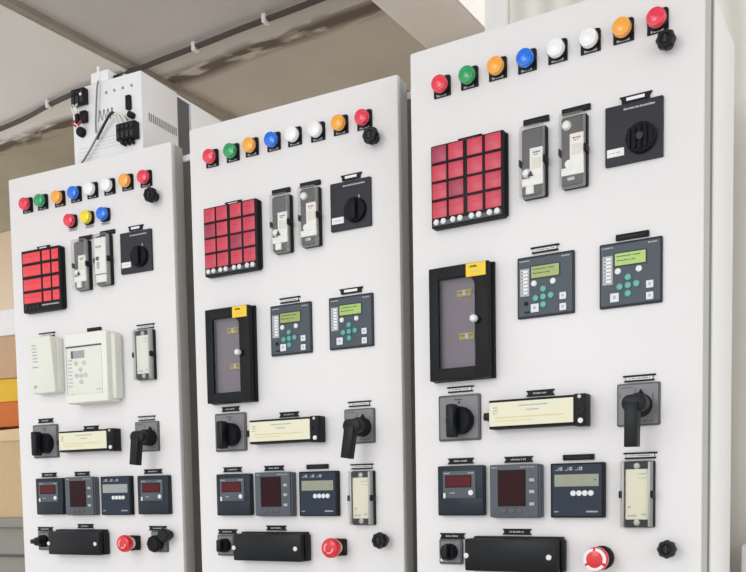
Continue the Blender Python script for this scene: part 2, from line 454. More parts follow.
def relay(c, u, v, bright, keyhole):
    b = MB(); b.use(M['slate_rim']); b.rrect(0, -107.5, 104.5, 0, 0, 5, 2, .8); b.use(M['slate']); b.rrect(3, -104, 101.5, -4, 5, 6, 2)
    p = b.done('protection_relay', c.root, (u, v), z0=TOP)
    q = MB(); q.use(M['slate_rim']); q.box(25, -41, 80, -17, 6, 6.6); q.use(M['lcd_bright'] if bright else M['lcd_green']); q.box(27, -39, 78, -19, 6.6, 7.2); q.use(M['slate_rim']); dashes(q, 30, 70, -24, 1.6, 7.2, seed=2); dashes(q, 30, 62, -31, 1.6, 7.2, seed=6)
    q.done('display', p, label='green lit display')
    q = MB(); q.use(M['grey_light']); q.box(6, -69, 23, -21, 6, 6.8)
    q.use(M['white'])
    for i in range(7): q.box(8, -28-i*6.2, 20, -24-i*6.2, 6.8, 7.1)
    q.use(M['slate']); [q.lathe(10, -26-i*6.2, [(1.5, 7), (1.5, 7.6)], 8) for i in range(7)]
    q.done('led_strip', p)
    pb = one(lambda b: b.lathe(32, -48.5, [(5.2, 6), (5.2, 8), (4, 9), (0, 9.2)], 18), M['white_key']).done('push_button', p)
    instance(pb, p, 35, 0)
    tb = one(lambda b: b.lathe(49, -60, [(5.6, 6), (5.6, 8), (4.4, 9), (0, 9.2)], 18), M['teal']).done('push_button', p, label='teal arrow button')
    for dx, dz in ((0, -13.5), (0, -27), (-14, -14.5), (14, -12.5)): instance(tb, p, dx, dz, label='teal arrow button')
    lu = 33 if keyhole else 26
    def key(u0, v0, w, h):
        q = MB(); q.use(M['white_key']); q.box(u0, v0-h, u0+w, v0, 6, 8.6, 1); q.use(M['grey_light']); q.box(u0+w*.35, v0-h*.65, u0+w*.65, v0-h*.3, 8.6, 8.9)
        q.done('square_key', p)
    key(lu-7, -84, 15, 15); key(79, -70, 12, 12.5); key(79, -89, 12, 12.5)
    q = MB(); q.use(M['grey_light']); dashes(q, 5, 24, -7.5, 2.4, 6, 1.2, 2.4, .5, 1); dashes(q, 82, 98, -7.5, 2.4, 6, 1.2, 2.4, .5, 2); q.done('printed_text', p)
    if keyhole:
        q = MB(); q.use(M['black']); q.lathe(17, -82, [(4, 6), (4, 7), (0, 7)], 14); q.box(14, -99, 24, -96, 6, 6.5); q.done('sealing_hole', p)
    return p

def rotary(c, u, v):
    b = MB(); b.use(M['grey_rim']); b.rrect(0, -86, 86, 0, 0, 5, 3, 1); b.use(M['grey_plate']); b.rrect(4, -82, 82, -4, 5, 6, 2)
    p = b.done('rotary_switch', c.root, (u, v), z0=TOP)
    q = MB(); q.use(M['charcoal']); dashes(q, 34, 52, -9, 2.2, 6, seed=3); q.done('printed_text', p)
    for r_ in ((42, -17, 45, -12), (70, -44, 76, -42)): one(lambda b: b.box(*r_, 5.8, 6.4), M['charcoal']).done('position_mark', p)
    q = MB(); q.use(M['black_soft']); q.lathe(48, -49, [(26, 6), (26, 20), (24, 24), (0, 24)], 36)
    q.done('switch_knob', p)
    q = MB(); q.use(M['black_gloss']); q.box(34, -82, 51, -20, 22, 46, 4); q.done('grip', p)
    return p

def lever_switch(c, u, v, hub, end):
    b = MB(); b.use(M['grey_rim']); b.rrect(0, -72, 72, 0, 0, 5, 3, 1); b.use(M['grey_plate']); b.rrect(3, -69, 69, -3, 5, 6, 2)
    p = b.done('lever_switch', c.root, (u, v), z0=TOP)
    q = MB(); q.use(M['grey_rim']); dashes(q, 5, 26, -7, 3, 6, seed=1); q.box(30.5, -16, 31.7, -8, 6, 6.4); q.box(5, -24, 6.5, -16, 6, 6.4); q.box(60, -32, 61.5, -18, 6, 6.4); dashes(q, 38, 62, -64, 2.4, 6, seed=9)
    q.done('printed_text', p)
    hu, hv = hub[0]-u, hub[1]-v; eu, ev = end[0]-u, end[1]-v
    q = MB(); q.use(M['black_soft']); q.lathe(hu+1, hv, [(20, 6), (19, 30), (15, 40), (13, 44)], 28); q.prism([(hu-3, hv+19), (hu+7, hv+19), (hu+2, hv+27)], 6, 10); q.done('switch_shaft', p)
    d = Vector((eu-hu, ev-hv)); d.normalize(); n = Vector((-d.y, d.x))
    q = MB(); q.use(M['black_gloss'])
    q.rrect(hu-17, hv-14, hu+24, hv+14, 40, 60, 13, 3)
    a = Vector((hu, hv)); e = Vector((eu, ev))
    pts = [a+n*11.5, a-n*11.5, e-n*11, e+n*11]
    q.prism([tuple(x) for x in pts], 44, 63, 2.5)
    q.done('lever_handle', p)
    return p

def terminal_box(c, u, v, wd):
    """long black block with the pale yellow notice on its front"""
    b = MB(); b.use(M['black']); b.box(0, -48, wd-20, 4, 0, 27, 1.5); b.box(wd-21, -50, wd, 5, 0, 28, 1.2)
    b.use(M['black_gloss']); b.ring(wd-10, -22, 5, 7, 28, 29.5, 24)
    p = b.done('test_terminal_block', c.root, (u, v), z0=TOP)
    q = MB(); q.use(M['label_yellow']); q.box(1.5, -43, wd-22, -.5, 26.8, 28.5)
    q.use(M['grey_light']); dashes(q, 58, 112, -8, 2.8, 28.5, 1.6, 3.4, .8, 5); dashes(q, 72, 96, -16, 2.6, 28.5, 1.6, 3.4, .8, 6)
    for k in range(3): dashes(q, 9, 19, -10-k*5, 2.4, 28.5, 1.4, 3, .6, k+11)
    q.use(M['ochre']); dashes(q, 14, wd-40, -28, 1.4, 28.5, 3, 9, .5, 7); dashes(q, 16, 86, -34, 1.0, 28.5, 3, 6, .6, 8)
    q.done('caution_label', p, label='pale yellow notice label')
    q = MB(); q.use(M['screw']); q.lathe(wd-9, -41, [(4.6, 28), (4.6, 30), (0, 31)], 18); q.done('screw', p, label='white screw')
    q = MB(); q.use(M['steel']); q.lathe(wd-11, 0, [(3.4, 28), (3.4, 29.4), (0, 30)], 14); q.done('screw', p)
    q = MB(); q.use(M['black_gloss']); q.box(-13, -31, 1, -17, 0, 22, 1.5); q.box(-16, -28, -12, -20, 0, 16, 1); q.done('side_tab', p)
    return p

def meter_small(c, u, v):
    b = MB(); b.use(M['ink_navy']); b.rrect(0, -94, 94, 0, 0, 14, 3, 1.5); b.box(4, -92, 94, -60, 13, 16, 1)
    p = b.done('panel_meter', c.root, (u, v), z0=TOP)
    q = MB(); q.use(M['grey_panel']); q.box(12, -61, 79, -10, 14, 16, .6); q.use(M['grey_light']); dashes(q, 14, 27, -14, 2.6, 16, seed=1); dashes(q, 64, 76, -14, 2.6, 16, seed=2); dashes(q, 26, 37, -51, 3, 16, seed=3); q.done('fascia', p)
    q = MB(); q.use(M['black']); q.box(17, -41, 71, -18, 16, 16.6); q.use(M['red_led']); q.box(19, -39, 69, -20, 16.6, 17.2)
    q.done('digital_display', p, label='dark red digital display')
    one(lambda b: b.lathe(70, -51, [(5, 16), (5, 18), (0, 18.5)], 16), M['white_key']).done('push_button', p)
    one(lambda b: b.box(13, -61, 18, -51, 16, 18, 1), M['white_key']).done('push_button', p)
    return p

def meter_tall(c, u, v):
    b = MB(); b.use(M['grey_panel']); b.rrect(0, -96, 93, 0, 8, 19, 3, 1.5); b.use(M['charcoal']); b.rrect(2, -97, 97, -1, 0, 14, 3, 1)
    p = b.done('power_meter', c.root, (u, v), z0=TOP)
    q = MB(); q.use(M['grey_light']); dashes(q, 4, 16, -5.5, 2.4, 19, seed=1); dashes(q, 60, 86, -5.5, 2, 19, seed=2); q.done('printed_text', p)
    q = MB(); q.use(M['black']); q.box(16, -76, 70, -10, 19, 19.6); q.use(M['maroon']); q.box(18, -74, 68, -12, 19.6, 20.2); q.done('digital_display', p, label='maroon display window')
    for vv in (-29, -50, -72):
        q = MB(); q.use(M['grey_light']); q.box(77, vv-3, 87, vv+3, 19, 21.5, 1); q.done('push_button', p)
    for uu in (23, 38, 53):
        q = MB(); q.use(M['grey_rim']); q.box(uu, -90, uu+10, -80, 19, 20.5, 1); q.use(M['slate']); q.box(uu+2, -88, uu+8, -86.5, 20.5, 20.8); q.done('push_button', p)
    q = MB(); q.use(M['grey_rim'])
    for vv in (-18, -38, -60, -84): dashes(q, 76, 88, vv, 2, 19, seed=int(-vv))
    q.done('legend_text', p)
    return p

def meter_energy(c, u, v):
    b = MB(); b.use(M['black']); b.rrect(0, -96, 96, 0, 0, 12, 2, 1); b.use(M['navy']); b.rrect(4, -93, 92, -3, 12, 13, 2)
    p = b.done('energy_meter', c.root, (u, v), z0=TOP)
    q = MB(); q.use(M['lcd_pale'] if c.n == 1 else M['lcd_grey']); q.box(8, -41, 87, -20, 13, 13.8); q.use(M['navy'])
    if c.n == 1: [q.box(14+k*12, -38, 22+k*12, -23, 13.8, 14) for k in range(0)]
    q.box(79, -31, 83, -29.6, 13.8, 14); q.done('display', p, label='khaki grey display' if c.n > 1 else 'pale grey display')
    for k in range(4):
        one(lambda b: b.lathe(42+k*10.5, -53, [(5, 13), (5, 15), (4, 15.8), (0, 16)], 18), M['white_key']).done('push_button', p)
    q = MB(); q.use(M['grey_light'])
    for k in range(3):
        a = 9+k*18; q.box(a, -13, a+6, -12, 13, 13.4); q.box(a+5, -13, a+6, -8, 13, 13.4); q.box(a+8, -13, a+13, -7, 13, 13.4); q.use(M['navy']); q.box(a+9.6, -11, a+11.4, -9, 13.2, 13.6); q.use(M['grey_light'])
    dashes(q, 65, 86, -85, 3.2, 13, 1.6, 3, .5, 3); dashes(q, 7, 16, -85, 2.6, 13, seed=4); q.done('printed_text', p)
    return p

def clear_relay(c, u, v, H_):
    W_ = 53
    b = MB(); b.use(M['black']); b.rrect(1, -H_+1, W_+1, -1, 0, 8, 3, .8)
    p = b.done('auxiliary_relay', c.root, (u, v), z0=TOP)
    b = MB(); b.use(M['black_soft']); b.box(6, -H_+3, W_-5, -3, 7, 13, 1.5)
    b.use(M['steel']); b.lathe(W_/2, -10, [(6, 13), (5, 16), (0, 17)], 18); b.lathe(W_/2, -H_+10, [(6, 13), (5, 16), (0, 17)], 18)
    b.done('relay_module', p)
    q = MB(); q.use(M['cream'] if c.n > 1 else M['cream_edge']); q.box(8, -H_+15, W_-7, -15, 13, 17, 1)
    q.use(M['grey_light']); dashes(q, 28, 43, -23, 2.2, 17, seed=1); dashes(q, 31, 43, -30, 2, 17, seed=2); dashes(q, 12, 26, -H_+22, 4, 17, seed=3); dashes(q, 35, 43, -H_+24, 4, 17, seed=4); dashes(q, 12, 17, -H_+36, 4, 17, seed=5)
    q.done('label_plate', p, label='cream label plate')
    b = MB(); b.use(M['clear']); shell(b, 0, -H_, W_-1, 0, 7.5, 22, 3)
    b.done('clear_cover', p, label='clear plastic cover')
    q = MB(); q.use(M['steel']); q.box(2.6, -H_+3, 6, -3, 8, 20, .6); q.box(W_-7, -H_+3, W_-3, -3, 8, 20, .6); q.done('side_rail', p)
    for uu in (-2.5, W_-3):
        one(lambda b: b.box(uu, -H_/2-6, uu+5, -H_/2+6, 3, 22, 1), M['black']).done('cover_clip', p)
    return p

def terminal_cover(c, u, v, wd, screws):
    b = MB(); b.use(M['black_gloss']); b.box(0, -60, wd, 0, 0, 33, 3.5); b.use(M['black']); b.box(12, -4, wd+2, 4, 0, 18, 2); b.box(wd-2, -59, wd+6, -1, 0, 18, 3); b.box(-3, -56, 0.5, -6, 0, 14, 1)
    p = b.done('terminal_cover', c.root, (u, v), z0=TOP)
    for s in screws:
        one(lambda b: b.lathe(s, -31.5, [(5, 32.5), (5, 34.5), (3, 36), (0, 36.4)], 18), M['screw']).done('screw', p, label='white screw')
    return p

def small_switch(c, u, v, style):
    b = MB(); b.use(M['grey_rim']); b.rrect(0, -48, 48, 0, 0, 7, 3, 1); b.use(M['grey_plate']); b.rrect(4, -44, 44, -4, 7, 8, 2)
    p = b.done('small_selector_switch', c.root, (u, v), z0=TOP)
    q = MB(); q.use(M['black_soft']); q.lathe(24, -24, [(16, 8), (16, 20), (13, 24), (0, 24)], 28); q.done('switch_knob', p)
    q = MB(); q.use(M['black_gloss'])
    if style == 'lever': q.box(3, -30, 32, -18, 23, 38, 3); q.lathe(24, -24, [(11, 22), (11, 36), (0, 37)], 20)
    else: q.box(18, -38, 30, -10, 23, 36, 3)
    q.done('grip', p)
    if style == 'plain': one(lambda b: b.lathe(6, -40, [(3, 8), (3, 9.5), (0, 10)], 12), M['screw']).done('screw', p, label='white screw')
    return p

def estop(c, u, v):
    b = MB(); b.use(M['black'])
    if c.n == 3: b.lathe(0, 0, [(21, 0), (21, 10), (19, 12)], 28)
    else: b.rrect(-18, -18, 17, 18, 0, 9, 4, 1)
    b.lathe(0, 0, [(19, 9), (19, 15), (16, 17)], 28)
    p = b.done('emergency_stop_button', c.root, (u, v), z0=TOP, label='red emergency stop button')
    one(lambda b: b.lathe(0, 0, [(15, 16), (15, 27)], 28), M['cream']).done('collar', p)
    q = MB(); q.use(M['red']); q.lathe(0, 0, [(13, 26), (20, 30), (21, 34), (21, 42), (19, 46), (15, 48), (0, 48.5)], 36); q.done('mushroom_head', p)
    if c.n == 3:
        q = MB(); q.use(M['white'])
        for a in (100, 220, 340): q.ring(0, 0, 14.5, 19.5, 44, 48.2, 10, a, a+104)
        q.done('arrow_ring', p, label='white arrow ring')
    else:
        q = MB(); q.use(M['pink'])
        for a in (110, 250): q.ring(0, 0, 8.5, 11.5, 47.5, 49.2, 10, a, a+110)
        q.done('arrow_ring', p, label='pale pink arrow ring')

# ------------------------------------------------------------------ cabinets
CABS = {1: ((-.9320, 2.3562), .4562), 2: ((-.4018, 2.0622), .4980), 3: ((.0851, 1.7302), .5418)}
CW = 531.5
LABELS = {1: 'white control cabinet farthest left, with cream relay units and a second row of three buttons',
          2: 'white control cabinet in the middle, between the leftmost one and the nearest one',
          3: 'nearest white control cabinet on the right, its emergency stop button ringed in white'}

def cabinet(n):
    c = Cab(); c.n = n
    (x, y), yaw = CABS[n]
    c.root = thing('control_cabinet', LABELS[n], 'control cabinet', (x, y, 0), -yaw, 'control cabinets in a row')
    H0 = TOP/MM
    DT = 66 if n == 3 else 44      # door depth
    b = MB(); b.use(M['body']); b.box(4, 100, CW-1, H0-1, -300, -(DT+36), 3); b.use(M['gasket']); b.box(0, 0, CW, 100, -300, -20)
    b.done('cabinet_body', c.root)
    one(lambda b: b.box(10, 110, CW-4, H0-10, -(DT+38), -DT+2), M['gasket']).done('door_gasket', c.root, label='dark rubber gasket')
    one(lambda b: b.box(0, 105, CW, H0, -16, 0, 5), M['door']).done('door', c.root)
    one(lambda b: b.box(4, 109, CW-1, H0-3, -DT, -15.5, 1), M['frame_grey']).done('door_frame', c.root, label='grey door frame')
    if n < 3:
        one(lambda b: b.box(CW-10, H0-34, CW+38, H0-20, -50, -42, 2), M['door']).done('joining_bracket', c.root)
    return c

def lamps(c, dv, du):
    cols = ['red', 'green', 'orange', 'blue', 'white', 'white', 'orange', 'red']
    for i, k in enumerate(cols):
        lamp(c, 49+17+55.6*i+2+du[i], -92+18.5+dv[i], k)

# --- left (far) cabinet
c = cabinet(1)
lamps(c, [-2, -2, -3, -1, 0, 0, 1, 0], [1, -2, 1, 0, -2, -3, -2, -1])
for u, k in ((219, 'red'), (274, 'yellow'), (326, 'blue')): lamp(c, u, -139, k, True)
knob(c, 482, -121, 17, 27, 'black knob under the last lamp')
annunciator(c, 54, -195, 'wide')
breaker_box(c, 233, -193, 0); breaker_box(c, 302, -189, 1)
selector(c, 373, -192)
# slim and large cream relays
b = MB(); b.use(M['cream_case']); b.box(0, -139, 80, 0, 0, 42, 2, w1b=30)
b.use(M['cream_edge']); b.box(58, -137, 82, -1, 0, 20, 2)
p = b.done('slim_relay', c.root, (88, -421), z0=TOP, label='slim cream relay module')
q = MB(); q.use(M['grey_light'])
for k in range(6): q.box(14, -22-k*8, 30, -19-k*8, 20, 42.2-k*.7-1.6)
dashes(q, 8, 30, -74, 3, 36.2, seed=2); dashes(q, 10, 18, -122, 8, 32.4, seed=3); q.done('printed_text', p)
b = MB(); b.use(M['cream_edge']); b.box(0, -171, 138, 0, 0, 46, 6); b.use(M['cream_case']); b.box(2, -165, 150, -4, 0, 30, 8)
p = b.done('large_relay', c.root, (217, -424), z0=TOP, label='large cream relay with display and keypad')
q = MB(); q.use(M['cream_case']); q.box(8, -150, 122, -34, 46, 47.5, 1); q.use(M['grey_rim']); q.box(8, -36, 122, -32, 46, 48); q.use(M['grey_light']); q.box(8, -150, 10, -34, 47, 48); dashes(q, 104, 118, -140, 4, 47.5, seed=1); dashes(q, 22, 32, -149, 2, 47.5, seed=3)
for k in range(8): dashes(q, 14, 28, -66-k*9, 4, 47.5, seed=k)
q.done('fascia', p)
q = MB(); q.use(M['lcd_pale']); q.box(26, -62, 68, -44, 47.5, 48.5); q.use(M['grey_rim']); q.box(26, -62, 32, -44, 48.5, 49); q.done('display', p)
for uu, vv in ((40, -74), (66, -74), (54, -90), (40, -104), (55, -105), (70, -104), (55, -120)):
    one(lambda b: b.lathe(uu, vv, [(5.4, 47.5), (5.4, 49.5), (0, 50)], 16), M['grey_key']).done('push_button', p)
clear_relay(c, 414, -427, 121)
rotary(c, 57, -637)
terminal_box(c, 170, -664, 180)
lever_switch(c, 399, -646, (446, -686), (438, -752))
meter_small(c, 69, -776); meter_tall(c, 176, -775); meter_energy(c, 289, -776); meter_small(c, 408, -777)
small_switch(c, 62, -915, 'lever')
terminal_cover(c, 124, -912, 172, (3, 160))
estop(c, 384, -941)
b = MB(); b.use(M['grey_rim']); b.rrect(0, -52, 48, 0, 0, 7, 3, 1); b.use(M['grey_plate']); b.rrect(4, -48, 44, -4, 7, 8, 2)
p = b.done('twin_knob_switch', c.root, (440, -911), z0=TOP)
one(lambda b: b.lathe(22, -31, [(17, 8), (20, 14), (20, 26), (16, 30), (0, 30)], 32, 8, .03), M['black_soft']).done('switch_knob', p)
one(lambda b: b.lathe(53, -10, [(10, 0), (10, 12), (16, 14), (17, 28), (13, 31), (0, 31)], 32, 8, .03), M['black_gloss']).done('switch_knob', p)
for u, v, w, st in ((118, -191, 41, 'holder'), (262, -185, 44, 'bar'), (332, -182, 46, 'bar'), (420, -184, 43, 'holder'), (118, -409, 50, 'rails'), (278, -411, 44, 'bar'), (440, -419, 49, 'rails'),
                    (101, -627, 48, 'plate'), (255, -653, 46, 'plate'), (434, -638, 48, 'rails'), (105, -767, 49, 'plate'), (219, -767, 47, 'plate'), (448, -767, 52, 'plate'), (84, -908, 50, 'plate'), (224, -900, 49, 'plate'), (457, -905, 50, 'plate')):
    nameplate(c, u, v, w, st)

# --- middle cabinet
c = cabinet(2)
lamps(c, [-2, -1, 1, 1, 1, -1, 1, 0], [-1, 1, -3, -1, -3, -1, -1, -1])
knob(c, 479, -116, 16.5, 27, 'black knob under the last lamp')
annunciator(c, 49, -188, 'grid')
breaker_box(c, 234, -192, 0); breaker_box(c, 306, -189, 1)
selector(c, 374, -189)
glass_box(c, 51, -413)
relay(c, 216, -420, False, True); relay(c, 365, -420, True, False)
rotary(c, 56, -643)
terminal_box(c, 168, -669, 180)
lever_switch(c, 397, -653, (441, -692), (430, -757))
meter_small(c, 62, -780); meter_tall(c, 173, -779); meter_energy(c, 285, -780)
clear_relay(c, 413, -781, 115)
small_switch(c, 55, -918, 'knob')
terminal_cover(c, 119, -914, 181, (3, 167))
estop(c, 379, -942)
knob(c, 486, -926, 16.5, 30, 'black knob low on the door')
for u, v, w, st in ((122, -185, 42, 'holder'), (250, -180, 46, 'bar'), (324, -178, 50, 'bar'), (423, -181, 46, 'holder'), (266, -411, 48, 'rails'), (418, -410, 52, 'holder'),
                    (99, -634, 46, 'plate'), (257, -655, 47, 'plate'), (433, -643, 50, 'rails'), (100, -770, 48, 'plate'), (214, -770, 49, 'plate'), (327, -770, 54, 'bar'), (436, -773, 50, 'rails'), (81, -911, 50, 'plate'), (216, -902, 50, 'plate')):
    nameplate(c, u, v, w, st)

# --- right (near) cabinet
c = cabinet(3)
lamps(c, [-4, -2, 0, -1, 1, 2, 4, 4], [1, 1, 1, 1, 1, 3, 3, 3])
knob(c, 477, -111, 15, 26, 'black knob under the last lamp')
annunciator(c, 51, -188, 'grid')
breaker_box(c, 229, -195, 0); breaker_box(c, 301, -191, 1)
selector(c, 375, -190)
glass_box(c, 47, -413)
relay(c, 216, -414, False, True); relay(c, 365, -414, True, False)
rotary(c, 55, -647)
terminal_box(c, 168, -669, 180)
lever_switch(c, 395, -651, (434, -689), (433, -760))
meter_small(c, 56, -780); meter_tall(c, 165, -781); meter_energy(c, 279, -782)
clear_relay(c, 405, -781, 115)
small_switch(c, 54, -919, 'plain')
terminal_cover(c, 119, -916, 180, (4, 164))
estop(c, 369, -948)
knob(c, 483, -930, 15, 30, 'black knob low on the door')
for u, v, w, st in ((124, -186, 44, 'holder'), (252, -181, 47, 'bar'), (324, -179, 50, 'bar'), (425, -183, 50, 'holder'), (267, -404, 48, 'rails'), (420, -406, 55, 'bar'),
                    (100, -637, 50, 'rails'), (257, -655, 49, 'plate'), (432, -643, 50, 'rails'), (99, -771, 50, 'plate'), (215, -772, 52, 'plate'), (327, -772, 56, 'bar'), (434, -773, 52, 'rails'), (80, -913, 49, 'plate'), (211, -904, 52, 'plate')):
    nameplate(c, u, v, w, st)

# ------------------------------------------------------------------ enclosure standing on the far cabinet (same local frame as that cabinet)
(x, y), yaw = CABS[1]
ups = thing('power_supply_unit', 'white metal power supply unit with wired terminals, on top of the leftmost cabinet', 'power supply', (x, y, TOP), -yaw)
def up(fn, m, name, parent=None, label=None): return one(fn, m).done(name, parent or ups, (0, 0), label=label)
b = MB(); b.use(M['ups']); b.box(183, 0, 407, 208, -190, -50, 3); b.box(190, 200, 404, 206, -400, -180)
cas = b.done('casing', ups)
up(lambda b: [b.box(190, 0, 400, 202, -245, -188)], M['grey_rim'], 'ribbed_gap', label='dark ribbed gap between the two casings')
up(lambda b: [b.box(183, 0, 407, 206, -400, -245, 3)], M['ups'], 'rear_casing')
b = MB(); b.use(M['vent'])
for k in range(14): b.box(405, 96, 408, 116, -74-k*8-4, -74-k*8)
b.done('vent_slots', ups)
b = MB(); b.use(M['black'])
b.box(194, 160, 238, 198, -50, -34, 2); b.use(M['charcoal'])
for k in range(3): b.lathe(202+k*14, 188, [(4, -34), (4, -32), (0, -32)], 12); b.box(197+k*14, 162, 207+k*14, 178, -34, -31, 1)
b.use(M['screw']); b.lathe(230, 180, [(3.4, -32), (3.4, -29), (0, -28)], 12)
b.done('terminal_block', ups)
b = MB(); b.use(M['black']); b.box(216, 116, 236, 144, -50, -38, 2); b.box(198, 118, 210, 142, -50, -40, 2); b.done('terminal_block', ups)
b = MB(); b.use(M['black']); b.lathe(215, 95, [(12, -50), (12, -40), (10, -36), (0, -36)], 24); b.done('rotary_fuse', ups)
b = MB(); b.use(M['wire_white']); b.tube([(202, 162, -36), (199, 150, -28), (206, 136, -34)], 2.4); b.tube([(213, 162, -36), (212, 150, -28), (218, 138, -30)], 2.4)
b.use(M['wire_red']); b.tube([(200, 122, -36), (203, 112, -26), (212, 104, -30)], 2.4); b.tube([(224, 118, -36), (226, 110, -26), (220, 104, -30)], 2.4); b.done('wires', ups)
b = MB(); b.use(M['black']); b.rrect(362, 120, 376, 154, -50, -42, 2, 1); b.done('rocker_switch', ups)
b = MB(); b.use(M['black']); b.lathe(379, 104, [(8, -50), (8, -36), (0, -35)], 20); b.done('rotary_fuse', ups)
b = MB(); b.use(M['black']); b.box(338, 46, 398, 86, -50, -32, 2); b.use(M['charcoal'])
for k in range(4): b.lathe(347+k*14, 75, [(4.4, -32), (4.4, -29), (0, -29)], 12); b.box(342+k*14, 49, 352+k*14, 63, -32, -28, 1)
b.use(M['black'])
for k in range(3): b.lathe(354+k*13, 40, [(4.6, -48), (4.6, -34), (0, -34)], 14)
b.done('terminal_block', ups)
b = MB(); b.use(M['wire_white'])
for k in range(3): b.tube([(346+k*13, 84, -36), (345+k*10, 100, -26), (336+k*6, 112, -32), (326, 116, -36)], 2.6)
b.done('wires', ups)
b = MB(); b.use(M['cable']); b.tube([(186, 2, -45), (225, 22, -40), (262, 58, -38), (285, 84, -36), (310, 104, -34), (328, 117, -34), (352, 108, -34), (375, 90, -34)], 2.4)
b.tube([(278, 206, -43), (276, 190, -40), (272, 150, -40), (266, 110, -42), (268, 82, -40)], 2.2)
b.use(M['charcoal']); b.tube([(270, 66, -40), (296, 92, -36), (326, 118, -32), (336, 112, -32)], 3.4); b.done('cable', ups, label='grey cable looping over the front')
for k, uu in enumerate((297, 323, 350, 378)):
    one(lambda b: b.lathe(uu, 177, [(3.4, -50), (3.4, -48), (0, -47.5)], 12), M['vent']).done('screw', ups)
b = MB(); b.use(M['charcoal'])
for k in range(4):
    b.prism([(268+k*13, 112), (269.6+k*13, 112), (273.6+k*13, 138), (272+k*13, 138)], -50.2, -49.4); b.prism([(274+k*13, 138), (275.6+k*13, 138), (279.6+k*13, 116), (278+k*13, 116)], -50.2, -49.4)
b.done('wave_print', ups)
b = MB(); b.use(M['body_print'])
for k in range(4): dashes(b, 262, 330, 70-k*8, 1.8, -49.9, seed=k)
b.done('printed_text', ups)
b = MB(); b.use(M['body_print'])
for k in range(4): dashes(b, 200, 268, 56-k*9, 1.8, -49.9, seed=k+9)
b.done('printed_text', ups)
# small white junction box lying on the unit's front top edge
jb = thing('junction_box', 'small white junction box lying on top of the power supply unit', 'junction box', (x, y, TOP+.2085), -yaw)
one(lambda b: b.box(246, 0, 302, 26, -100, -52, 2), M['ups']).done('casing', jb)
one(lambda b: b.lathe(0, 0, [(6, 0), (6, 14), (0, 15)], 14), M['black']).done('cable_gland', jb, label='black cable gland')
g = [o for o in jb.children if o.name.startswith('cable_gland')][0]; g.location = (.301, .076, .013); g.rotation_euler = (0, 0, math.pi/2)
one(lambda b: b.box(268, 2, 276, 38, -52.5, -49, 1.5), M['screw']).done('strap', jb)

# ------------------------------------------------------------------ room
YR = .56
RX = Vector((math.cos(YR), -math.sin(YR), 0)); RY = Vector((math.sin(YR), math.cos(YR), 0))
def room_xy(px, py):     # world -> (along row, depth)
    p = Vector((px, py, 0)); return p.dot(RX), p.dot(RY)
def slab(name, a0, a1, d0, d1, z0, z1, m):
    """box in the room's frame: a along the row, d away from the viewer"""
    bm = bmesh.new()
    vs = []
    for z in (z0, z1):
        for a, d in ((a0, d0), (a1, d0), (a1, d1), (a0, d1)): vs.append(bm.verts.new((a, d, z)))
    for f in ((3, 2, 1, 0), (4, 5, 6, 7), (0, 1, 5, 4), (1, 2, 6, 5), (2, 3, 7, 6), (3, 0, 4, 7)): bm.faces.new([vs[i] for i in f])
    bmesh.ops.recalc_face_normals(bm, faces=bm.faces)
    me = bpy.data.meshes.new(name); bm.to_mesh(me); bm.free(); me.materials.append(m)
    o = bpy.data.objects.new(name, me); COL.objects.link(o); o.rotation_euler = (0, 0, -YR); o['kind'] = 'structure'
    return o

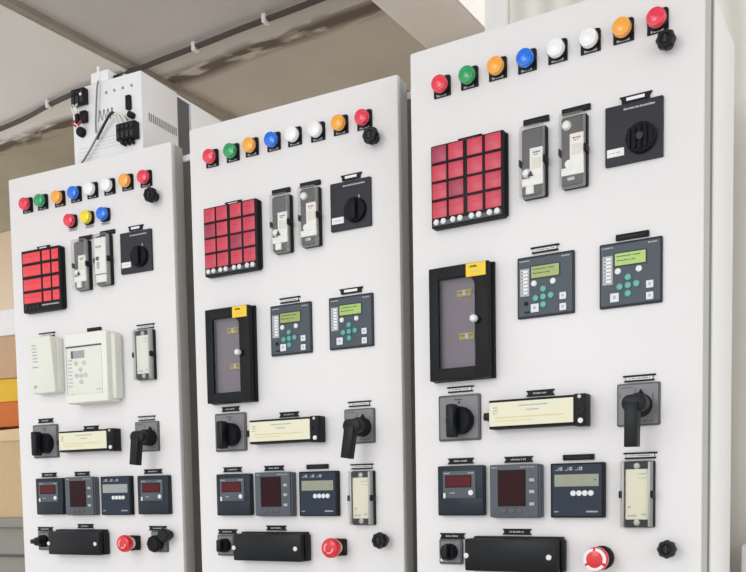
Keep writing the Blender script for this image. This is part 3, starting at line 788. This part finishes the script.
# the ceiling's paint: grey in front, unpainted tan concrete behind a stained joint
d_joint = room_xy(-.615, 3.644)[1]
def ceiling_mat(g0=(192, 190, 188), g1=(208, 206, 205), t0=(184, 179, 169), t1=(202, 197, 188)):
    m, nt, b = new_mat('painted concrete ceiling')
    N, L = nt.nodes, nt.links
    tc = N.new('ShaderNodeTexCoord'); sp = N.new('ShaderNodeSeparateXYZ'); L.new(tc.outputs['Object'], sp.inputs[0])
    def noise(scale, det=8, dist=0., stretch=None):
        n = N.new('ShaderNodeTexNoise'); n.inputs['Scale'].default_value = scale; n.inputs['Detail'].default_value = det; n.inputs['Distortion'].default_value = dist
        if stretch:
            mp = N.new('ShaderNodeMapping'); mp.inputs['Scale'].default_value = stretch; L.new(tc.outputs['Object'], mp.inputs[0]); L.new(mp.outputs[0], n.inputs['Vector'])
        else: L.new(tc.outputs['Object'], n.inputs['Vector'])
        return n
    def mth(op, a, bb=None, cc=None):
        n = N.new('ShaderNodeMath'); n.operation = op
        for i, vv in enumerate((a, bb, cc)):
            if vv is None: continue
            if isinstance(vv, (int, float)): n.inputs[i].default_value = vv
            else: L.new(vv, n.inputs[i])
        return n.outputs[0]
    def ramp(fac, stops):
        r = N.new('ShaderNodeValToRGB'); el = r.color_ramp.elements
        while len(el) < len(stops): el.new(.5)
        for e, (p, cc) in zip(el, stops): e.position = p; e.color = (*srgb(cc), 1) if isinstance(cc, tuple) else (cc, cc, cc, 1)
        L.new(fac, r.inputs[0]); return r.outputs[0]
    grey = ramp(noise(1.3, 10).outputs['Fac'], [(.3, g0), (.7, g1)])
    tan = ramp(noise(1.7, 10).outputs['Fac'], [(.3, t0), (.7, t1)])
    wob = mth('MULTIPLY', mth('SUBTRACT', noise(2.2, 3).outputs['Fac'], .5), .06)
    dist = mth('ADD', mth('SUBTRACT', sp.outputs['Y'], d_joint), wob)      # + behind the joint
    side = ramp(mth('MULTIPLY_ADD', dist, 12., .5), [(.45, 0.), (.55, 1.)])
    mx = N.new('ShaderNodeMix'); mx.data_type = 'RGBA'; L.new(side, mx.inputs[0]); L.new(grey, mx.inputs[6]); L.new(tan, mx.inputs[7])
    # broken brown damp stain along the joint
    st = noise(5., 8, .4, (1., 3., 1.))
    near = ramp(mth('ABSOLUTE', mth('SUBTRACT', dist, .02)), [(.02, 1.), (.075, 0.)])
    blot = ramp(st.outputs['Fac'], [(.4, 0.), (.5, 1.)])
    sf = mth('MULTIPLY', mth('MULTIPLY', near, blot), .88)
    m2 = N.new('ShaderNodeMix'); m2.data_type = 'RGBA'; L.new(sf, m2.inputs[0]); L.new(mx.outputs[2], m2.inputs[6]); m2.inputs[7].default_value = (*srgb((84, 68, 60)), 1)
    L.new(m2.outputs[2], b.inputs['Base Color']); b.inputs['Roughness'].default_value = .85
    bp = N.new('ShaderNodeBump'); bp.inputs['Strength'].default_value = .25; bp.inputs['Distance'].default_value = .01
    L.new(noise(14, 10).outputs['Fac'], bp.inputs['Height']); L.new(bp.outputs[0], b.inputs['Normal'])
    return m
CM = ceiling_mat()
a_step = room_xy(-.903, 3.692)[0]
d_wall = room_xy(-2.233, 5.69)[1]
slab('ceiling', a_step, 3.2, -2.5, d_wall+.1, 3.0, 3.12, CM)
slab('trim_1', a_step-.004, a_step+.03, -2.5, d_wall+.1, 2.978, 3.0, wall_mat('darker concrete edge', (140, 130, 121), (164, 155, 146), 4))  # step edge coloured darker than the ceiling on both sides
slab('ceiling_left', -5.5, a_step-.004, -2.5, d_wall+.1, 2.975, 3.12, ceiling_mat((228, 227, 224), (240, 239, 236), (158, 151, 132), (178, 172, 152)))
slab('wall_back', -5.5, 2.2, d_wall, d_wall+.1, 0, 3.0, wall_mat('cream plaster', (226, 200, 172), (236, 212, 186), 1.5))
slab('floor', -5.5, 3.2, -2.5, d_wall+.1, -.05, 0, wall_mat('grey concrete floor', (186, 184, 178), (204, 202, 196), 2))

# pale partition behind the nearest cabinet, with its white corner post
(x3, y3), yaw3 = CABS[3]
def local_box(name, u0, u1, w0, w1, z0, z1, m, bev=0, frame=3):
    (xx, yy), ya = CABS[frame]
    o = one(lambda b: b.box(u0, z0*1000, u1, z1*1000, w0, w1, bev), m).done(name)
    o.location = (xx, yy, 0); o.rotation_euler = (0, 0, -ya); return o
def partition_mat():
    m, nt, b = new_mat('pale corrugated panel')
    tc = nt.nodes.new('ShaderNodeTexCoord'); wv = nt.nodes.new('ShaderNodeTexWave'); wv.inputs['Scale'].default_value = 4.5; wv.inputs['Distortion'].default_value = .6
    nt.links.new(tc.outputs['Object'], wv.inputs['Vector'])
    cr = nt.nodes.new('ShaderNodeValToRGB'); cr.color_ramp.elements[0].color = (*srgb((216, 213, 203)), 1); cr.color_ramp.elements[1].color = (*srgb((238, 235, 226)), 1)
    nt.links.new(wv.outputs['Fac'], cr.inputs[0]); nt.links.new(cr.outputs[0], b.inputs['Base Color']); b.inputs['Roughness'].default_value = .6
    bp = nt.nodes.new('ShaderNodeBump'); bp.inputs['Strength'].default_value = .4; nt.links.new(wv.outputs['Fac'], bp.inputs['Height']); nt.links.new(bp.outputs[0], b.inputs['Normal'])
    return m
local_box('wall_right', -25, 1500, -640, -560, 0, 2.995, partition_mat())['kind'] = 'structure'
local_box('trim_2', -82, -26, -650, -545, 0, 2.995, mat('white corner post', (240, 239, 236), .5))['kind'] = 'structure'
o = local_box('low_cabinet', 545, 960, -540, -330, 0, 1.168, M['door'], 6)
tag(o, 'low white cabinet end beside the right side of the nearest control cabinet', 'cabinet')

# pale duct hanging under the ceiling behind the middle and nearest cabinets
duct = thing('ceiling_duct', 'pale grey boxed duct hanging from the ceiling above the nearest cabinet', 'duct', (0, 0, 0), -YR)
ac0, dc0 = room_xy(.218, 3.059); ac1, _ = room_xy(.394, 2.938)
def world_box(b, a0, a1, d0, d1, z0, z1, bev=0): b.box(a0*1000, z0*1000, a1*1000, z1*1000, -d1*1000, -d0*1000, bev)
one(lambda b: world_box(b, ac0, ac1, .9, dc0, 2.75, 2.985, 6), mat('pale duct paint', (250, 250, 254), .5)).done('duct_casing', duct)
one(lambda b: world_box(b, ac1-.001, ac1+.006, .9, dc0-.012, 2.752, 2.98, 2), M['foam']).done('side_panel', duct, label='white side panel')
one(lambda b: world_box(b, ac0-.012, ac1+.012, dc0-.002, dc0+.03, 2.738, 2.987, 3), M['gasket']).done('end_flange', duct, label='dark end flange')

# ceiling conduit with its clips
pts = [(-2.6, 4.85), (-1.798, 4.219), (-1.609, 4.095), (-1.486, 4.007), (-1.346, 3.884), (-1.164, 3.754), (-1.043, 3.689), (-.839, 3.589), (-.639, 3.464), (-.433, 3.328), (-.243, 3.215), (.3, 2.86), (.9, 2.48)]
con = thing('ceiling_conduit', 'dark conduit run clipped along the underside of the concrete ceiling', 'conduit', (-.839, 3.589, 2.97))
def conduit_z(p):
    return 2.955 if room_xy(*p)[0] < a_step else 2.975
b = MB(); b.use(M['conduit'])
b.tube([((p[0]+.839)*1000, (conduit_z(p)-2.97)*1000, -(p[1]-3.589)*1000) for p in pts], 8.5, 12)
b.tube([((p[0]+.839)*1000+14, (conduit_z(p)-2.97)*1000+2, -(p[1]-3.589-.02)*1000) for p in pts], 5, 10)
b.done('pipe', con)
for p in ((-1.346, 3.884), (-1.1, 3.72), (-.95, 3.645), (-.639, 3.464), (-.35, 3.275)):
    q = MB(); q.use(M['screw']); z = conduit_z(p)
    q.box(-9, -16, 9, 16, -16, 16, 3); k = q.done('pipe_clip', con, label='white pipe clip')
    k.location = (p[0]+.839, p[1]-3.589, z-2.97+.002); k.rotation_euler = (0, 0, -YR)

# ------------------------------------------------------------------ goods stacked at the far left
XS, YS, RS = -1.62, 4.0, -.42
def stack(fn, name, label, cat):
    t = thing(name, label, cat, (XS, YS, 0), RS); fn(t); return t
bt = thing('work_bench', 'grey painted bench under the cardboard boxes at the far left', 'bench', (XS, YS, 0), RS)
one(lambda b: b.box(-620, 1155, 260, 1198, -520, 20, 3), M['bench']).done('bench_top', bt)
for a, d in ((-600, -40), (210, -40), (-600, -500), (210, -500)):
    one(lambda b: b.box(a, 0, a+40, 1156, d, d+40, 2), M['bench']).done('leg', bt)
one(lambda b: b.box(-600, 300, 250, 1156, -14, -2, 2), M['bench']).done('front_panel', bt)
one(lambda b: b.box(-590, 1020, 240, 1032, -4, 6, 2), M['grey_rim']).done('panel_rib', bt)
cb = thing('cardboard_box', 'open brown cardboard box standing on the grey bench, far left', 'cardboard box', (XS, YS, 1.199), RS)
one(lambda b: [b.box(-560, 0, 220, 352, -8, 0), b.box(-560, 0, 220, 352, -460, -452), b.box(-560, 0, -552, 352, -452, -8), b.box(212, 0, 220, 352, -452, -8), b.box(-552, 0, 212, 8, -452, -8)], M['carton']).done('box_walls', cb)
one(lambda b: b.prism([(-560, 340), (220, 346), (220, 402), (-560, 376)], 1, 9), M['carton_light']).done('flap', cb)
b = MB(); b.use(M['tape']); b.prism([(38, 250), (62, 262), (78, 200), (66, 168), (52, 205)], .3, 4, 1); b.prism([(60, 205), (86, 190), (84, 150), (74, 160)], .3, 5, 1); b.done('torn_tape', cb)
oc = tag(one(lambda b: b.box(-540, 0, 190, 112, -440, -20, 6), M['orange_box']).done('orange_crate'), 'orange crate lying on top of the open cardboard box', 'crate')
yc = tag(one(lambda b: b.box(-530, 0, 185, 104, -430, -25, 6), M['yellow_box']).done('yellow_crate'), 'yellow crate stacked on the orange one', 'crate')
tcn = tag(one(lambda b: b.box(-540, 0, 200, 186, -440, -18, 4), M['carton_pink']).done('carton'), 'plain tan carton stacked above the yellow crate', 'carton')
fb = tag(one(lambda b: b.box(-560, 0, 220, 112, -450, -5, 4), M['foam']).done('foam_block'), 'white foam block topping the stack at far left', 'foam block')
z = 1.199+.353
for o, h in ((oc, .113), (yc, .105), (tcn, .187), (fb, .113)):
    z_here = z+.056 if o is oc else z
    z = z_here
    o.location = (XS, YS, z); o.rotation_euler = (0, 0, RS); z += h

# ------------------------------------------------------------------ light
def area(name, loc, target, sx, sy, power, col=(1, 1, 1)):
    l = bpy.data.lights.new(name, 'AREA'); l.shape = 'RECTANGLE'; l.size = sx; l.size_y = sy; l.energy = power; l.color = col
    o = bpy.data.objects.new(name, l); COL.objects.link(o); o.location = loc
    o.rotation_euler = (Vector(target)-Vector(loc)).to_track_quat('-Z', 'Y').to_euler()
    return o
area('window_daylight', (-3.0, -1.7, 2.5), (0, 1.9, 1.7), 1.7, 1.2, 34, (1., .995, .99))
area('unseen_overhead_light', (1.6, -1.4, 2.93), (1.6, -1.4, 0), 1.4, .5, 12, (1, .99, .98))
area('unseen_overhead_light', (-1.8, .4, 2.92), (-1.8, .4, 0), 1.4, .5, 12, (1, .99, .98))
area('window_daylight', (3.3, .1, 2.2), (-.4, 2.6, 2.1), 1.4, 1.2, 17, (1, 1, 1))
area('unseen_overhead_light', (1.15, 2.42, 2.9), (.2, 2.95, 2.75), .5, .12, 5, (1, 1, 1))  # invented light hidden behind the partition, added to brighten the duct's side panel
w = bpy.data.worlds.new('daylight'); S.world = w; w.use_nodes = True
bg = w.node_tree.nodes['Background']; bg.inputs[0].default_value = (.965, .985, 1, 1); bg.inputs[1].default_value = 1.36

# ------------------------------------------------------------------ camera
F, CX, CY, PITCH, ROLL = 884.1257, 372.7845, 550.9523, -.0649, .0169
cd = bpy.data.cameras.new('camera'); cam = bpy.data.objects.new('camera', cd); COL.objects.link(cam)
cd.sensor_fit = 'HORIZONTAL'; cd.sensor_width = 36.; cd.lens = F/746*36
cd.shift_x = -(CX-373)/746; cd.shift_y = (CY-286)/746
cam.location = (0, 0, 1.28)
# axes of the camera in the world
cp, sp_, cr_, sr = math.cos(PITCH), math.sin(PITCH), math.cos(ROLL), math.sin(ROLL)
fwd = Vector((0, cp, sp_)); upv = Vector((0, -sp_, cp)); rt = Vector((1, 0, 0))
right = rt*cr_ - upv*sr; up2 = rt*sr + upv*cr_
cam.matrix_world = Matrix.Translation((0, 0, 1.28)) @ Matrix((right, up2, -fwd)).transposed().to_4x4()
cd.clip_start = .02
S.camera = cam
S.view_settings.view_transform = 'Standard'; S.view_settings.look = 'None'; S.view_settings.gamma = 1; S.view_settings.exposure = -.1
S.view_settings.use_curve_mapping = False
